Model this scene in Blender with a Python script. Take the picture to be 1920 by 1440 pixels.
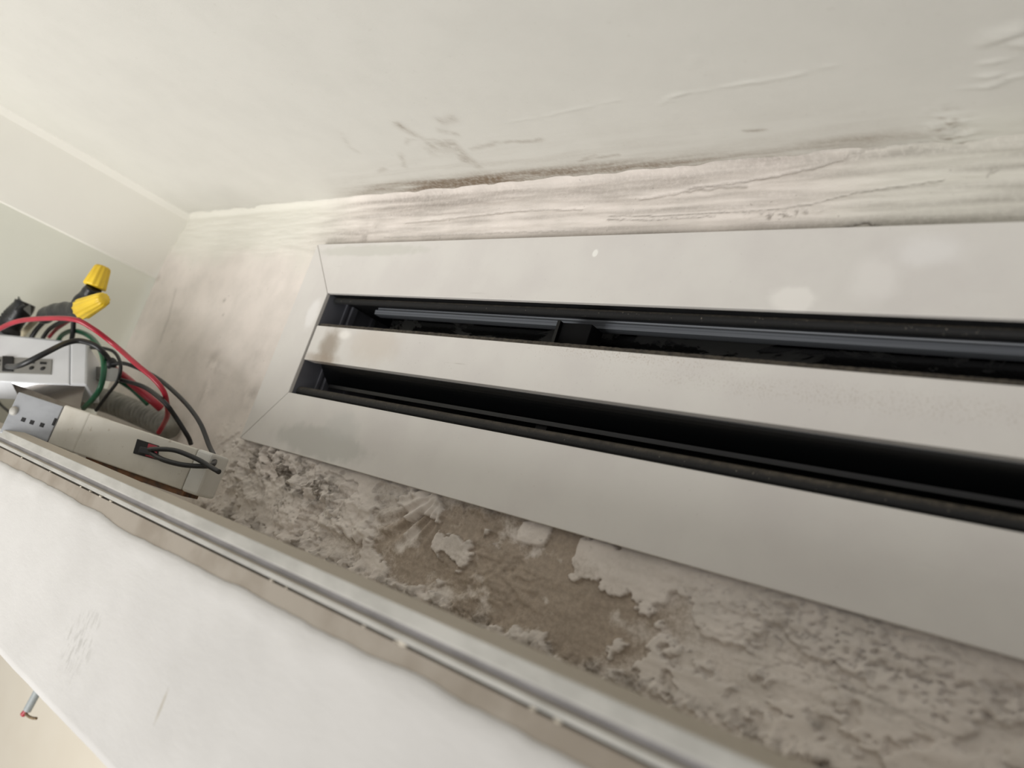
import bpy, math, random
import numpy as np
from mathutils import Vector, Matrix

random.seed(4)
for o in list(bpy.data.objects):
    bpy.data.objects.remove(o, do_unlink=True)
S = bpy.context.scene
C = S.collection

# ------------------------------------------------------------------ camera
F = 1442.0
RW = np.array([[0.7482898712, 0.0998885596, -0.6558083137],
               [0.5886415683, 0.3558613138, 0.7258538623],
               [0.3058813049, -0.9291851274, 0.2074888583]])   # image axes (right, down, forward) -> world
CAM = np.array([0.0, -0.30, 0.0])
cd = bpy.data.cameras.new('camera')
cam = bpy.data.objects.new('camera', cd)
C.objects.link(cam)
right, down, fwd = RW[:, 0], RW[:, 1], RW[:, 2]
m = Matrix.Identity(4)
for i in range(3):
    m[i][0] = right[i]; m[i][1] = -down[i]; m[i][2] = -fwd[i]; m[i][3] = CAM[i]
cam.matrix_world = m
cd.sensor_width = 36.0
cd.lens = F / 1920 * 36
cd.clip_start = 0.01
cd.dof.use_dof = True
cd.dof.focus_distance = 0.43
cd.dof.aperture_fstop = 7.4
S.camera = cam

# ------------------------------------------------------------------ light
w = bpy.data.worlds.new('room_light')
S.world = w
w.use_nodes = True
bg = w.node_tree.nodes['Background']
bg.inputs[0].default_value = (1.0, 0.976, 0.95, 1)
bg.inputs[1].default_value = 0.46
ld = bpy.data.lights.new('left_fill_light', 'AREA')  # unseen lamp added to brighten the left end and grade the ceiling
ld.shape = 'RECTANGLE'; ld.size = 1.0; ld.size_y = 0.9
ld.energy = 6.9
ld.spread = math.radians(96)
ld.color = (1.0, 0.985, 0.96)
lo = bpy.data.objects.new('left_fill_light', ld)
C.objects.link(lo)
lo.location = (-0.56, -0.98, -0.92)
lo.rotation_euler = (Vector((-0.82, 0.0, 0.12)) - Vector(lo.location)).to_track_quat('-Z', 'Y').to_euler()
S.view_settings.view_transform = 'Standard'
S.view_settings.look = 'None'
S.view_settings.exposure = 0.22
S.view_settings.gamma = 1.0
S.view_settings.use_curve_mapping = False


# ------------------------------------------------------------------ helpers
def ray(u, v):
    return RW @ np.array([u - 960.0, v - 720.0, F])

def PY(u, v, y):            # pixel -> point on the vertical plane y
    d = ray(u, v); t = (y - CAM[1]) / d[1]
    return CAM + d * t

def PZ(u, v, z):            # pixel -> point on the horizontal plane z
    d = ray(u, v); t = (z - CAM[2]) / d[2]
    return CAM + d * t

def depth_unit(u, v, y):    # metres per pixel at that point
    d = ray(u, v); return (y - CAM[1]) / d[1]

def lin(c):
    c = [x / 255.0 for x in c]
    return tuple(x / 12.92 if x <= 0.04045 else ((x + 0.055) / 1.055) ** 2.4 for x in c) + (1.0,)

def empty(name, loc, label, cat, group=None):
    o = bpy.data.objects.new(name, None)
    C.objects.link(o); o.location = [float(q) for q in loc]
    o.empty_display_size = 0.01
    o['label'] = label; o['category'] = cat
    if group: o['group'] = group
    return o

def tag(o, label, cat, group=None):
    o['label'] = label; o['category'] = cat
    if group: o['group'] = group
    return o

def mesh(name, verts, faces, mat, parent=None, smooth=False, label=None):
    me = bpy.data.meshes.new(name)
    off = np.array(parent_loc(parent))
    vs = np.asarray(verts, float).reshape(-1, 3) - off
    me.from_pydata(vs.tolist(), [], [list(f) for f in faces])
    me.validate()
    if smooth:
        me.polygons.foreach_set('use_smooth', [True] * len(me.polygons))
    if mat: me.materials.append(mat)
    o = bpy.data.objects.new(name, me)
    C.objects.link(o)
    if parent:
        o.parent = parent
    if label: o['label'] = label
    return o

def parent_loc(p):
    l = np.zeros(3)
    while p is not None:
        l = l + np.array(p.location); p = p.parent
    return l

def fix_normals(o):
    import bmesh
    bm = bmesh.new(); bm.from_mesh(o.data)
    bmesh.ops.recalc_face_normals(bm, faces=bm.faces)
    bm.to_mesh(o.data); bm.free()
    return o

def bevel(o, wd, seg=2):
    b = o.modifiers.new('bevel', 'BEVEL'); b.width = wd; b.segments = seg
    b.limit_method = 'ANGLE'; b.angle_limit = 0.6
    return o

def hexa(name, p, mat, parent=None, bev=0, label=None):
    """p: 8 points, first four a loop, next four the opposite loop"""
    f = [(0, 1, 2, 3), (7, 6, 5, 4), (0, 4, 5, 1), (1, 5, 6, 2), (2, 6, 7, 3), (3, 7, 4, 0)]
    o = fix_normals(mesh(name, p, f, mat, parent, label=label))
    if bev: bevel(o, bev)
    return o

def box(name, x0, x1, y0, y1, z0, z1, mat, parent=None, bev=0, label=None):
    p = [(x0, y0, z0), (x1, y0, z0), (x1, y0, z1), (x0, y0, z1),
         (x0, y1, z0), (x1, y1, z0), (x1, y1, z1), (x0, y1, z1)]
    return hexa(name, p, mat, parent, bev, label)

def slab(name, quad, n, t, mat, parent=None, bev=0, label=None):
    """quad of 4 points extruded by n*t"""
    q = [np.array(a, float) for a in quad]
    n = np.array(n, float); n /= np.linalg.norm(n)
    return hexa(name, q + [a + n * t for a in q], mat, parent, bev, label)

def extrude_x(name, prof, x0, x1, mat, parent=None, nx=1, closed=True, smooth=False, wob=0, label=None):
    """profile of (y,z) points extruded along x"""
    n = len(prof); V = []; Fc = []
    for i in range(nx + 1):
        x = x0 + (x1 - x0) * i / nx
        for (y, z) in prof:
            V.append((x, y + (random.uniform(-wob, wob) if wob else 0), z + (random.uniform(-wob, wob) if wob else 0)))
    for i in range(nx):
        for j in range(n if closed else n - 1):
            k = (j + 1) % n
            Fc.append((i * n + j, i * n + k, (i + 1) * n + k, (i + 1) * n + j))
    if closed:
        Fc.append(tuple(range(n))); Fc.append(tuple(nx * n + j for j in reversed(range(n))))
    o = mesh(name, V, Fc, mat, parent, smooth, label)
    return fix_normals(o) if closed else o

def spline(pts, sub=8):
    P = [np.array(p, float) for p in pts]
    P = [2 * P[0] - P[1]] + P + [2 * P[-1] - P[-2]]
    out = []
    for i in range(1, len(P) - 2):
        for s in range(sub):
            t = s / sub
            a, b, c, d = P[i - 1], P[i], P[i + 1], P[i + 2]
            out.append(0.5 * ((2 * b) + (-a + c) * t + (2 * a - 5 * b + 4 * c - d) * t * t + (-a + 3 * b - 3 * c + d) * t ** 3))
    out.append(P[-2])
    return np.array(out)

def tube(name, pts, r, mat, parent=None, n=12, sub=8, radii=None, raw=False, label=None, squash=None):
    Q = np.array(pts, float) if raw else spline(pts, sub)
    K = len(Q)
    T = np.gradient(Q, axis=0); T /= np.linalg.norm(T, axis=1)[:, None] + 1e-12
    up = np.array([0.13, 0.2, 1.0]); up -= T[0] * (up @ T[0]); up /= np.linalg.norm(up)
    V = []; Fc = []
    for i in range(K):
        up = up - T[i] * (up @ T[i]); up /= np.linalg.norm(up)
        s = np.cross(T[i], up)
        rr = r if radii is None else radii[i]
        for j in range(n):
            a = 2 * math.pi * j / n
            ra = rr if squash is None else rr * squash(i / max(1, K - 1), a)
            V.append(Q[i] + ra * (math.cos(a) * up + math.sin(a) * s))
    for i in range(K - 1):
        for j in range(n):
            k = (j + 1) % n
            Fc.append((i * n + j, i * n + k, (i + 1) * n + k, (i + 1) * n + j))
    Fc.append(tuple(reversed(range(n)))); Fc.append(tuple((K - 1) * n + j for j in range(n)))
    return fix_normals(mesh(name, V, Fc, mat, parent, True, label))

# ---- numpy noise
def _hash(ix, iy, s):
    h = (ix.astype(np.int64) * 374761393 + iy.astype(np.int64) * 668265263 + s * 974634777) & 0xFFFFFFFF
    h = ((h ^ (h >> 13)) * 1274126177) & 0xFFFFFFFF
    return (h ^ (h >> 16)) & 0xFFFFFFFF

def perlin(x, y, s=0):
    ix = np.floor(x); iy = np.floor(y); fx = x - ix; fy = y - iy
    def g(dx, dy):
        a = _hash(ix + dx, iy + dy, s) / 4294967296.0 * 2 * np.pi
        return np.cos(a) * (fx - dx) + np.sin(a) * (fy - dy)
    u = fx * fx * fx * (fx * (fx * 6 - 15) + 10); v = fy * fy * fy * (fy * (fy * 6 - 15) + 10)
    a = g(0, 0) * (1 - u) + g(1, 0) * u
    b = g(0, 1) * (1 - u) + g(1, 1) * u
    return (a * (1 - v) + b * v) * 1.5

def fbm(x, y, o=4, s=0, gain=0.5):
    t = np.zeros(np.broadcast(x, y).shape); a = 1.0
    for i in range(o):
        t = t + a * perlin(x * 2 ** i, y * 2 ** i, s + 17 * i); a *= gain
    return t

def ridged(x, y, o=4, s=0):
    t = np.zeros(np.broadcast(x, y).shape); a = 1.0
    for i in range(o):
        t = t + a * (1 - 2.2 * np.abs(perlin(x * 2 ** i, y * 2 ** i, s + 31 * i))); a *= 0.5
    return t / 1.9

def sst(a, b, x):
    t = np.clip((x - a) / (b - a), 0, 1); return t * t * (3 - 2 * t)

def gauss(A, B, a0, b0, ra, rb, rot=0):
    c, s = math.cos(rot), math.sin(rot)
    p = (A - a0) * c + (B - b0) * s; q = -(A - a0) * s + (B - b0) * c
    return np.exp(-(p / ra) ** 2 - (q / rb) ** 2)

def stroke(A, B, pts, wd, jit=0.0, seed=0):
    """soft mask round a polyline in plane coords"""
    out = np.zeros_like(A)
    pts = np.array(pts, float)
    lo = pts.min(0) - 5 * wd - 4 * jit; hi = pts.max(0) + 5 * wd + 4 * jit
    sel = (A > lo[0]) & (A < hi[0]) & (B > lo[1]) & (B < hi[1])
    a = A[sel]; b = B[sel]
    if len(a) == 0: return out
    if jit:
        a = a + jit * fbm(a / (jit * 9), b / (jit * 9), 3, seed + 3); b = b + jit * fbm(a / (jit * 9), b / (jit * 9), 3, seed + 9)
    d = np.full(a.shape, 1e9)
    for p, q in zip(pts[:-1], pts[1:]):
        v = q - p; L = v @ v + 1e-18
        t = np.clip(((a - p[0]) * v[0] + (b - p[1]) * v[1]) / L, 0, 1)
        d = np.minimum(d, np.hypot(a - p[0] - t * v[0], b - p[1] - t * v[1]))
    out[sel] = np.exp(-(d / wd) ** 2)
    return out

# ---- materials
class NT:
    def __init__(s, name):
        s.m = bpy.data.materials.new(name); s.m.use_nodes = True
        s.t = s.m.node_tree; s.b = s.t.nodes['Principled BSDF']
        s.geo = s.t.nodes.new('ShaderNodeTexCoord')
    def n(s, k, **kw):
        x = s.t.nodes.new(k)
        for a, b in kw.items(): setattr(x, a, b)
        return x
    def link(s, a, b): s.t.links.new(a, b)
    def noise(s, scale, detail=4, rough=0.55, stretch=None, dist=0.0, off=(0, 0, 0)):
        mp = s.n('ShaderNodeMapping'); s.link(s.geo.outputs['Object'], mp.inputs[0])
        mp.inputs['Location'].default_value = off
        if stretch: mp.inputs['Scale'].default_value = stretch
        x = s.n('ShaderNodeTexNoise'); s.link(mp.outputs[0], x.inputs['Vector'])
        x.inputs['Scale'].default_value = scale; x.inputs['Detail'].default_value = detail
        x.inputs['Roughness'].default_value = rough; x.inputs['Distortion'].default_value = dist
        return x.outputs[0]
    def ramp(s, f, lo, hi, a=0.0, b=1.0):
        x = s.n('ShaderNodeMapRange'); x.interpolation_type = 'SMOOTHSTEP'
        s.link(f, x.inputs[0])
        for i, v in enumerate((lo, hi, a, b)): x.inputs[i + 1].default_value = v
        return x.outputs[0]
    def math(s, op, a, b=None):
        x = s.n('ShaderNodeMath', operation=op)
        for i, v in enumerate((a, b)):
            if v is None: continue
            if isinstance(v, (int, float)): x.inputs[i].default_value = v
            else: s.link(v, x.inputs[i])
        return x.outputs[0]
    def mix(s, f, a, b):
        x = s.n('ShaderNodeMix', data_type='RGBA')
        if isinstance(f, (int, float)): x.inputs[0].default_value = f
        else: s.link(f, x.inputs[0])
        for i, v in ((6, a), (7, b)):
            if isinstance(v, tuple): x.inputs[i].default_value = v
            else: s.link(v, x.inputs[i])
        return x.outputs[2]
    def ellipse(s, c, r, soft=0.5, nscale=60, namp=0.8):
        """mask of a blotch of its own shape, centre c and radii r in object space"""
        a = s.n('ShaderNodeVectorMath', operation='SUBTRACT'); s.link(s.geo.outputs['Object'], a.inputs[0]); a.inputs[1].default_value = c
        b = s.n('ShaderNodeVectorMath', operation='DIVIDE'); s.link(a.outputs[0], b.inputs[0]); b.inputs[1].default_value = r
        l = s.n('ShaderNodeVectorMath', operation='LENGTH'); s.link(b.outputs[0], l.inputs[0])
        nz = s.noise(nscale, 4)
        d = s.math('ADD', l.outputs['Value'], s.math('MULTIPLY', s.math('SUBTRACT', nz, 0.5), namp * 2))
        return s.ramp(d, 1.0 - soft, 1.0 + soft, 1.0, 0.0)
    def bump(s, h, strength, dist):
        x = s.n('ShaderNodeBump'); s.link(h, x.inputs['Height'])
        x.inputs['Strength'].default_value = strength; x.inputs['Distance'].default_value = dist
        prev = s.b.inputs['Normal'].links
        if prev: s.link(prev[0].from_socket, x.inputs['Normal'])
        s.link(x.outputs[0], s.b.inputs['Normal'])
    def attr(s, name):
        x = s.n('ShaderNodeAttribute'); x.attribute_name = name
        sp = s.n('ShaderNodeSeparateColor'); s.link(x.outputs['Color'], sp.inputs[0])
        return sp.outputs
    def done(s, col, rough=0.6, metal=0.0, spec=None):
        if isinstance(col, tuple): s.b.inputs['Base Color'].default_value = col
        else: s.link(col, s.b.inputs['Base Color'])
        if isinstance(rough, (int, float)): s.b.inputs['Roughness'].default_value = rough
        else: s.link(rough, s.b.inputs['Roughness'])
        s.b.inputs['Metallic'].default_value = metal
        if spec is not None: s.b.inputs['Specular IOR Level'].default_value = spec
        return s.m

def simple(name, c1, c2, scale=40, rough=0.5, metal=0.0, bump=0.0, bscale=400, bdist=0.0005, stretch=None, spec=None):
    t = NT(name)
    col = t.mix(t.ramp(t.noise(scale, 4, stretch=stretch), 0.35, 0.68), lin(c1), lin(c2))
    if bump: t.bump(t.noise(bscale, 3, stretch=stretch), bump, bdist)
    return t.done(col, rough, metal, spec)

# plaster of the back wall: masks give where skim coat is missing, dirty, darkened by painted shade or greenish
def plaster_mat(name, light, bare, dirt_and_shade, green, calm=1.0):
    t = NT(name)
    at = t.attr('wear_and_shade')
    n1 = t.noise(35, 5, 0.6); n2 = t.noise(420, 5, 0.65); n3 = t.noise(1400, 3, 0.6)
    col = t.mix(t.ramp(n1, 0.35, 0.7), lin(light), lin(tuple(int(c * (1 - 0.05 * calm)) for c in light)))
    col = t.mix(at[2], col, lin(green))
    br = t.math('ADD', at[1], t.math('MULTIPLY', t.math('SUBTRACT', n2, 0.5), 0.9))
    bmask = t.math('MULTIPLY', t.ramp(br, 0.05, 0.75), t.ramp(at[1], 0.02, 0.25))
    col = t.mix(bmask, col, t.mix(t.ramp(n2, 0.35, 0.65), lin(bare), lin(tuple(int(c * 0.92) for c in bare))))
    dm = t.math('MULTIPLY', at[0], t.ramp(n2, 0.25, 0.62, 0.55, 1.0))
    col = t.mix(dm, col, lin(dirt_and_shade))
    # small scattered specks
    sp = t.ramp(t.noise(330, 2, 0.4, off=(3, 1, 7)), 0.70, 0.76)
    col = t.mix(t.math('MULTIPLY', sp, 0.22 * calm), col, lin(dirt_and_shade))
    t.bump(n2, 0.25 * calm, 0.0007); t.bump(n3, 0.2, 0.0003)
    return t.done(col, 0.82, 0, 0.25)

M_wall = plaster_mat('back_wall_plaster', (225, 217, 210), (176, 162, 148), (92, 83, 73), (214, 212, 202))
M_ceil = plaster_mat('ceiling_paint', (201, 199, 192), (165, 156, 142), (116, 100, 82), (214, 213, 203), 0.25)
M_left = simple('left_wall_paint', (230, 231, 220), (226, 227, 216), 9, 0.7, bump=0.1, bscale=300)
M_band = simple('left_band_paint', (233, 231, 223), (229, 227, 219), 9, 0.6, bump=0.1, bscale=300)
M_cream = simple('cream_wall_paint', (232, 224, 207), (228, 219, 201), 6, 0.8)
M_shelf = simple('cove_floor_plaster', (205, 198, 186), (168, 158, 144), 50, 0.85, bump=0.4, bscale=250, bdist=0.001)
M_board = simple('torn_board_core', (148, 140, 129), (132, 123, 111), 40, 0.9, bump=0.2, bscale=300, bdist=0.0005)

def fascia_mat():
    t = NT('fascia_white_paint')
    col = t.mix(t.ramp(t.noise(18, 4), 0.35, 0.7), lin((195, 193, 190)), lin((190, 188, 185)))
    pc = PY(150, 1205, -0.1215)
    sm = t.math('MULTIPLY', t.ellipse(tuple(pc), (0.012, 0.01, 0.014), 0.6, 140, 0.9), t.ramp(t.noise(500, 4, stretch=(1, 1, 0.35)), 0.45, 0.65))
    col = t.mix(t.math('MULTIPLY', sm, 0.45), col, lin((150, 148, 142)))
    pc2 = PY(304, 1325, -0.1215)
    col = t.mix(t.math('MULTIPLY', t.ellipse(tuple(pc2), (0.0008, 0.01, 0.006), 0.5, 300, 0.25), 0.5), col, lin((150, 140, 118)))
    t.bump(t.noise(160, 3, stretch=(1, 1, 2.5)), 0.25, 0.0006)
    t.bump(t.noise(900, 3), 0.15, 0.0002)
    return t.done(col, 0.62, 0, 0.3)
M_fascia = fascia_mat()

def flange_mat(name, blotches, streak=0.25):
    t = NT(name)
    n1 = t.noise(22, 4)
    col = t.mix(t.ramp(n1, 0.35, 0.7), lin((212, 209, 204)), lin((206, 202, 198)))
    sp = t.ramp(t.noise(650, 3, 0.5), 0.68, 0.74)
    col = t.mix(t.math('MULTIPLY', sp, 0.16), col, lin((120, 110, 98)))
    st = t.math('MULTIPLY', t.ramp(t.noise(90, 5, stretch=(0.25, 1, 3.0)), 0.66, 0.74), t.ramp(t.noise(14, 2, off=(5, 2, 1)), 0.5, 0.65))
    col = t.mix(t.math('MULTIPLY', st, streak), col, lin((140, 132, 120)))
    for c, r, rgb, k, so in blotches:
        if so == 0.7: k = t.math('MULTIPLY', t.ramp(t.noise(1050, 4, 0.65), 0.52, 0.64), min(1.0, k * 1.5))
        col = t.mix(t.math('MULTIPLY', t.ellipse(tuple(np.array(c) - np.array([-0.495, 0.0, D_B])), r, so, 120, 0.5), k), col, lin(rgb))
    t.bump(t.noise(1200, 3), 0.12, 0.0002)
    return t.done(col, 0.45, 0, 0.4)

M_black = simple('black_housing', (14, 14, 15), (22, 22, 23), 60, 0.45)
M_blade = simple('black_vane', (5, 6, 7), (8, 9, 10), 20, 0.3, stretch=(0.1, 1, 1), spec=0.25)
M_matte = simple('matte_black_bracket', (6, 6, 7), (9, 9, 10), 60, 0.8, spec=0.15)
M_lip = simple('black_vane_edge', (26, 26, 28), (32, 32, 34), 60, 0.4)
M_capgrey = simple('dark_grey_end_cap', (98, 99, 106), (106, 107, 114), 60, 0.5)
def rail_mat():
    t = NT('blue_grey_rail')
    wv = t.noise(1500, 2, stretch=(0.002, 1, 1))
    col = t.mix(t.ramp(wv, 0.4, 0.6), lin((104, 108, 114)), lin((130, 134, 140)))
    return t.done(col, 0.45, 0.1)
M_rail = rail_mat()
def sheet_mat():
    t = NT('glossy_black_liner')
    nz = t.noise(26, 6, 0.62, stretch=(0.55, 1, 1.6), dist=0.8)
    k = t.ramp(nz, 0.49, 0.515)
    col = t.mix(k, lin((4, 4, 5)), lin((38, 38, 38)))  # grey patches paint in the plaster's reflection on the black sheet
    t.bump(t.noise(300, 4), 0.25, 0.0005)
    return t.done(col, t.ramp(nz, 0.47, 0.53, 0.15, 0.6))
M_sheet = sheet_mat()
def gasket_mat():
    t = NT('dusty_black_gasket')
    g = t.n('ShaderNodeNewGeometry'); sx = t.n('ShaderNodeSeparateXYZ'); t.link(g.outputs['Normal'], sx.inputs[0])
    up = t.ramp(sx.outputs[2], -0.1, 0.9)
    dust = t.math('MULTIPLY', up, t.ramp(t.noise(260, 5, 0.7), 0.3, 0.7, 0.25, 1.0))
    col = t.mix(dust, lin((16, 16, 17)), lin((92, 85, 74)))
    sp = t.ramp(t.noise(1100, 2, 0.4), 0.72, 0.76)
    col = t.mix(t.math('MULTIPLY', sp, 0.5), col, lin((170, 160, 145)))
    t.bump(t.noise(900, 3), 0.4, 0.0004)
    return t.done(col, 0.75)
M_gasket = gasket_mat()
M_felt = simple('dusty_felt_strip', (72, 66, 57), (46, 42, 37), 500, 0.95, bump=0.6, bscale=1500, bdist=0.0005)

def galv_mat():
    t = NT('galvanised_steel')
    n1 = t.noise(55, 5, 0.6, stretch=(0.6, 1, 1.4)); n2 = t.noise(700, 3)
    col = t.mix(t.ramp(n1, 0.32, 0.7), lin((176, 174, 168)), lin((154, 152, 146)))
    g = t.n('ShaderNodeNewGeometry'); sx = t.n('ShaderNodeSeparateXYZ'); t.link(g.outputs['Normal'], sx.inputs[0])
    col = t.mix(t.math('MULTIPLY', t.ramp(sx.outputs[2], 0.5, 0.9), 0.8), col, lin((172, 162, 147)))   # settled plaster dust
    col = t.mix(t.math('MULTIPLY', t.ramp(n2, 0.66, 0.74), 0.3), col, lin((205, 200, 190)))
    t.bump(n2, 0.1, 0.0003)
    return t.done(col, 0.6, 0.12)
M_galv = galv_mat()
M_groove = simple('galvanised_groove', (136, 133, 133), (122, 119, 118), 60, 0.55, 0.25)
M_plastic = simple('white_fixture_plastic', (206, 205, 200), (196, 194, 187), 30, 0.42, bump=0.05)
M_cool = simple('cool_white_plastic', (214, 216, 219), (207, 209, 212), 30, 0.4, bump=0.05)
def dusty_plastic():
    t = NT('dusty_white_plastic')
    col = t.mix(t.ramp(t.noise(40, 5), 0.4, 0.7), lin((198, 194, 184)), lin((184, 179, 168)))
    col = t.mix(t.math('MULTIPLY', t.ramp(t.noise(230, 4, off=(2, 2, 2)), 0.64, 0.72), 0.4), col, lin((140, 122, 98)))
    return t.done(col, 0.55)
M_dusty = dusty_plastic()
M_alu = simple('brushed_aluminium', (164, 166, 170), (150, 152, 156), 90, 0.42, 0.5, stretch=(0.1, 1, 1))
M_shiny = simple('polished_reflector', (225, 225, 228), (200, 200, 204), 20, 0.12, 1.0)
M_rust = simple('rusty_steel_base', (120, 84, 56), (74, 60, 50), 160, 0.8)
M_conn = simple('grey_terminal_block', (132, 131, 127), (124, 123, 119), 60, 0.5)
M_hole = simple('terminal_hole', (12, 12, 13), (18, 18, 19), 60, 0.7)
M_conduit = simple('grey_flexible_conduit', (150, 149, 142), (128, 127, 120), 120, 0.6, bump=0.3, bscale=700)
M_wblack = simple('black_wire_sheath', (20, 21, 23), (28, 29, 31), 60, 0.42)
M_wred = simple('red_wire_sheath', (158, 28, 48), (140, 22, 40), 60, 0.36)
M_wgreen = simple('green_wire_sheath', (8, 86, 56), (6, 70, 46), 60, 0.36)
M_wwhite = simple('ivory_wire_sheath', (206, 196, 168), (190, 178, 150), 60, 0.45)
M_tape = simple('black_tape', (15, 16, 18), (26, 27, 29), 130, 0.4, bump=0.5, bscale=260, bdist=0.001)
M_yellow = simple('yellow_cap_plastic', (226, 192, 48), (208, 172, 34), 60, 0.4)
M_cable = simple('grey_cable_sheath', (150, 156, 156), (140, 146, 147), 60, 0.5)
M_copper = simple('bare_conductor', (150, 128, 96), (110, 92, 70), 90, 0.45, 0.6)
M_crumb = simple('plaster_crumb', (205, 198, 184), (172, 162, 146), 300, 0.9, bump=0.4)
M_hair = simple('dark_fibre', (40, 36, 32), (52, 46, 40), 60, 0.8)

# ------------------------------------------------------------------ key dimensions (metres)
ZC = 0.2113           # recess ceiling
XL = -0.752           # left end wall
XR = 0.62             # where the run ends, out of frame
ZF = -0.0365          # cove floor
YF = -0.120           # front face of the fascia board
D_T, D_B, D_L = 0.1714, 0.0182, -0.4950      # diffuser outer edges
I_T, I_B, I_L = 0.1322, 0.0572, -0.4590      # inner opening
B_T, B_B = 0.1076, 0.0820                    # centre bar

def grid(name, A, B, fn, mat, cut=None, attr=None):
    """A,B 2-D arrays; fn maps to (x,y,z) arrays"""
    ny, nx = A.shape
    X, Y, Z = fn
    V = np.stack([X, Y, Z], -1).reshape(-1, 3).astype(np.float32)
    idx = np.arange(ny * nx).reshape(ny, nx)
    q = np.stack([idx[:-1, :-1], idx[:-1, 1:], idx[1:, 1:], idx[1:, :-1]], -1)
    if cut is not None:
        q = q[~cut[:-1, :-1]]
    q = q.reshape(-1, 4)
    me = bpy.data.meshes.new(name)
    me.vertices.add(len(V)); me.vertices.foreach_set('co', V.ravel())
    me.loops.add(q.size); me.loops.foreach_set('vertex_index', q.ravel().astype(np.int32))
    me.polygons.add(len(q)); me.polygons.foreach_set('loop_start', np.arange(0, q.size, 4, dtype=np.int32))
    me.polygons.foreach_set('use_smooth', np.ones(len(q), dtype=bool))
    me.update(calc_edges=True)
    if attr is not None:
        at = me.color_attributes.new('wear_and_shade', 'FLOAT_COLOR', 'POINT')
        col = np.ones((len(V), 4), np.float32)
        for i in range(3): col[:, i] = np.clip(attr[i], 0, 1).ravel()
        at.data.foreach_set('color', col.ravel())
    me.materials.append(mat)
    o = bpy.data.objects.new(name, me); C.objects.link(o)
    o['kind'] = 'structure'
    return o

def axis(segs):
    out = [np.array([segs[0][0]])]
    for a, b, st in segs:
        n = max(1, int(round((b - a) / st))); out.append(np.linspace(a, b, n + 1)[1:])
    return np.concatenate(out)

def w2(u, v):  p = PY(u, v, 0.0); return (p[0], p[2])
def c2(u, v):  p = PZ(u, v, ZC); return (p[0], p[1])

# ------------------------------------------------------------------ back wall (rough plaster, real relief)
ax = axis([(XL, -0.60, 0.0011), (-0.60, -0.02, 0.0008), (-0.02, XR, 0.004)])
az = axis([(ZF - 0.006, 0.03, 0.0007), (0.03, 0.16, 0.0016), (0.16, ZC + 0.001, 0.0007)])
X, Z = np.meshgrid(ax, az)
low = sst(0.034, 0.012, Z)
hi_ = sst(0.163, 0.17, Z)
leftz = sst(-0.475, -0.50, X)
h = 0.0006 * fbm(X * 18, Z * 18, 4, 1) + 0.0004 * hi_ * fbm(X * 22, Z * 190, 4, 5)
# rough patch below the diffuser, fading to the right
rough = low * sst(-0.535, -0.485, X - 0.03 * (Z + 0.02) / 0.04) * sst(-0.10, -0.33, X)
rough = rough * (0.22 + 0.78 * sst(-0.25, 0.3, fbm(X * 14 + Z * 6, Z * 26 - X * 5, 3, 13)))
rg = ridged(X * 45 + 0.4 * fbm(X * 60, Z * 60, 2, 3), Z * 60, 5, 11)
h = h + rough * (0.0036 * rg + 0.0013 * fbm(X * 90, Z * 110, 5, 21, 0.6))
lump = gauss(X, Z, *w2(520, 870), 0.030, 0.016) + 0.8 * gauss(X, Z, *w2(600, 920), 0.03, 0.01)
h = h + lump * (0.005 * ridged(X * 55, Z * 65, 4, 41) + 0.0022 * fbm(X * 140, Z * 140, 4, 43, 0.65))
# skim-coat layer with broken edges
ly = fbm(X * 26, Z * 34, 5, 55, 0.62) + 0.25
barec = gauss(X, Z, *w2(960, 1060), 0.075, 0.026) + 0.9 * gauss(X, Z, *w2(1090, 1090), 0.03, 0.03) + 0.45 * gauss(X, Z, *w2(800, 1050), 0.08, 0.02)
ly = ly - 1.1 * barec - 0.10 * rough
for (u, v, ra, rb, k) in ((1005, 1000, 0.010, 0.0062, 2.2), (855, 1025, 0.014, 0.008, 1.3), (1110, 1035, 0.014, 0.014, 1.4), (1075, 1085, 0.006, 0.003, 1.6), (700, 985, 0.03, 0.012, 0.6), (1160, 1090, 0.02, 0.02, 0.9)):
    ly = ly + k * gauss(X, Z, *w2(u, v), ra, rb)
lay = sst(-0.06, 0.06, ly)
lowz = low * sst(-0.545, -0.49, X)
h = h + lowz * 0.0022 * lay
bare = lowz * np.clip(1.2 * barec * (1 - 0.85 * lay) * np.clip(0.75 + 0.8 * fbm(X * 50, Z * 60, 4, 57), 0, 1) + 0.10 * (1 - lay), 0, 0.85)
# comb strokes (radial trowel teeth)
cx, cz = w2(860, 900)
an = np.arctan2(Z - cz, X - cx); rr = np.hypot(X - cx, Z - cz)
comb = gauss(X, Z, *w2(770, 975), 0.022, 0.014)
h = h + comb * 0.0019 * np.sin(an * 34 + 14 * rr / 0.03 * 0.3)
# pocked area on the right
pock = low * (gauss(X, Z, *w2(1480, 1165), 0.045, 0.02) + 0.8 * gauss(X, Z, *w2(1680, 1195), 0.03, 0.016) + 1.2 * gauss(X, Z, *w2(1880, 1320), 0.035, 0.008))
pn = fbm(X * 260, Z * 420, 3, 61, 0.6)
h = h - pock * 0.0011 * sst(0.12, 0.5, pn) + pock * 0.0007 * fbm(X * 120, Z * 160, 3, 63)
# scraped horizontal ridges right
h = h + low * 0.0005 * sst(-0.36, -0.2, X) * fbm(X * 30, Z * 130, 4, 67)
# crust where the wall meets the cove floor
crust = np.exp(-((Z - (-0.034)) / 0.0045) ** 2) * sst(-0.56, -0.48, X)
h = h + crust * (0.0022 + 0.0035 * np.clip(fbm(X * 130, Z * 90, 4, 71, 0.65), -0.3, 1))
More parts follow.
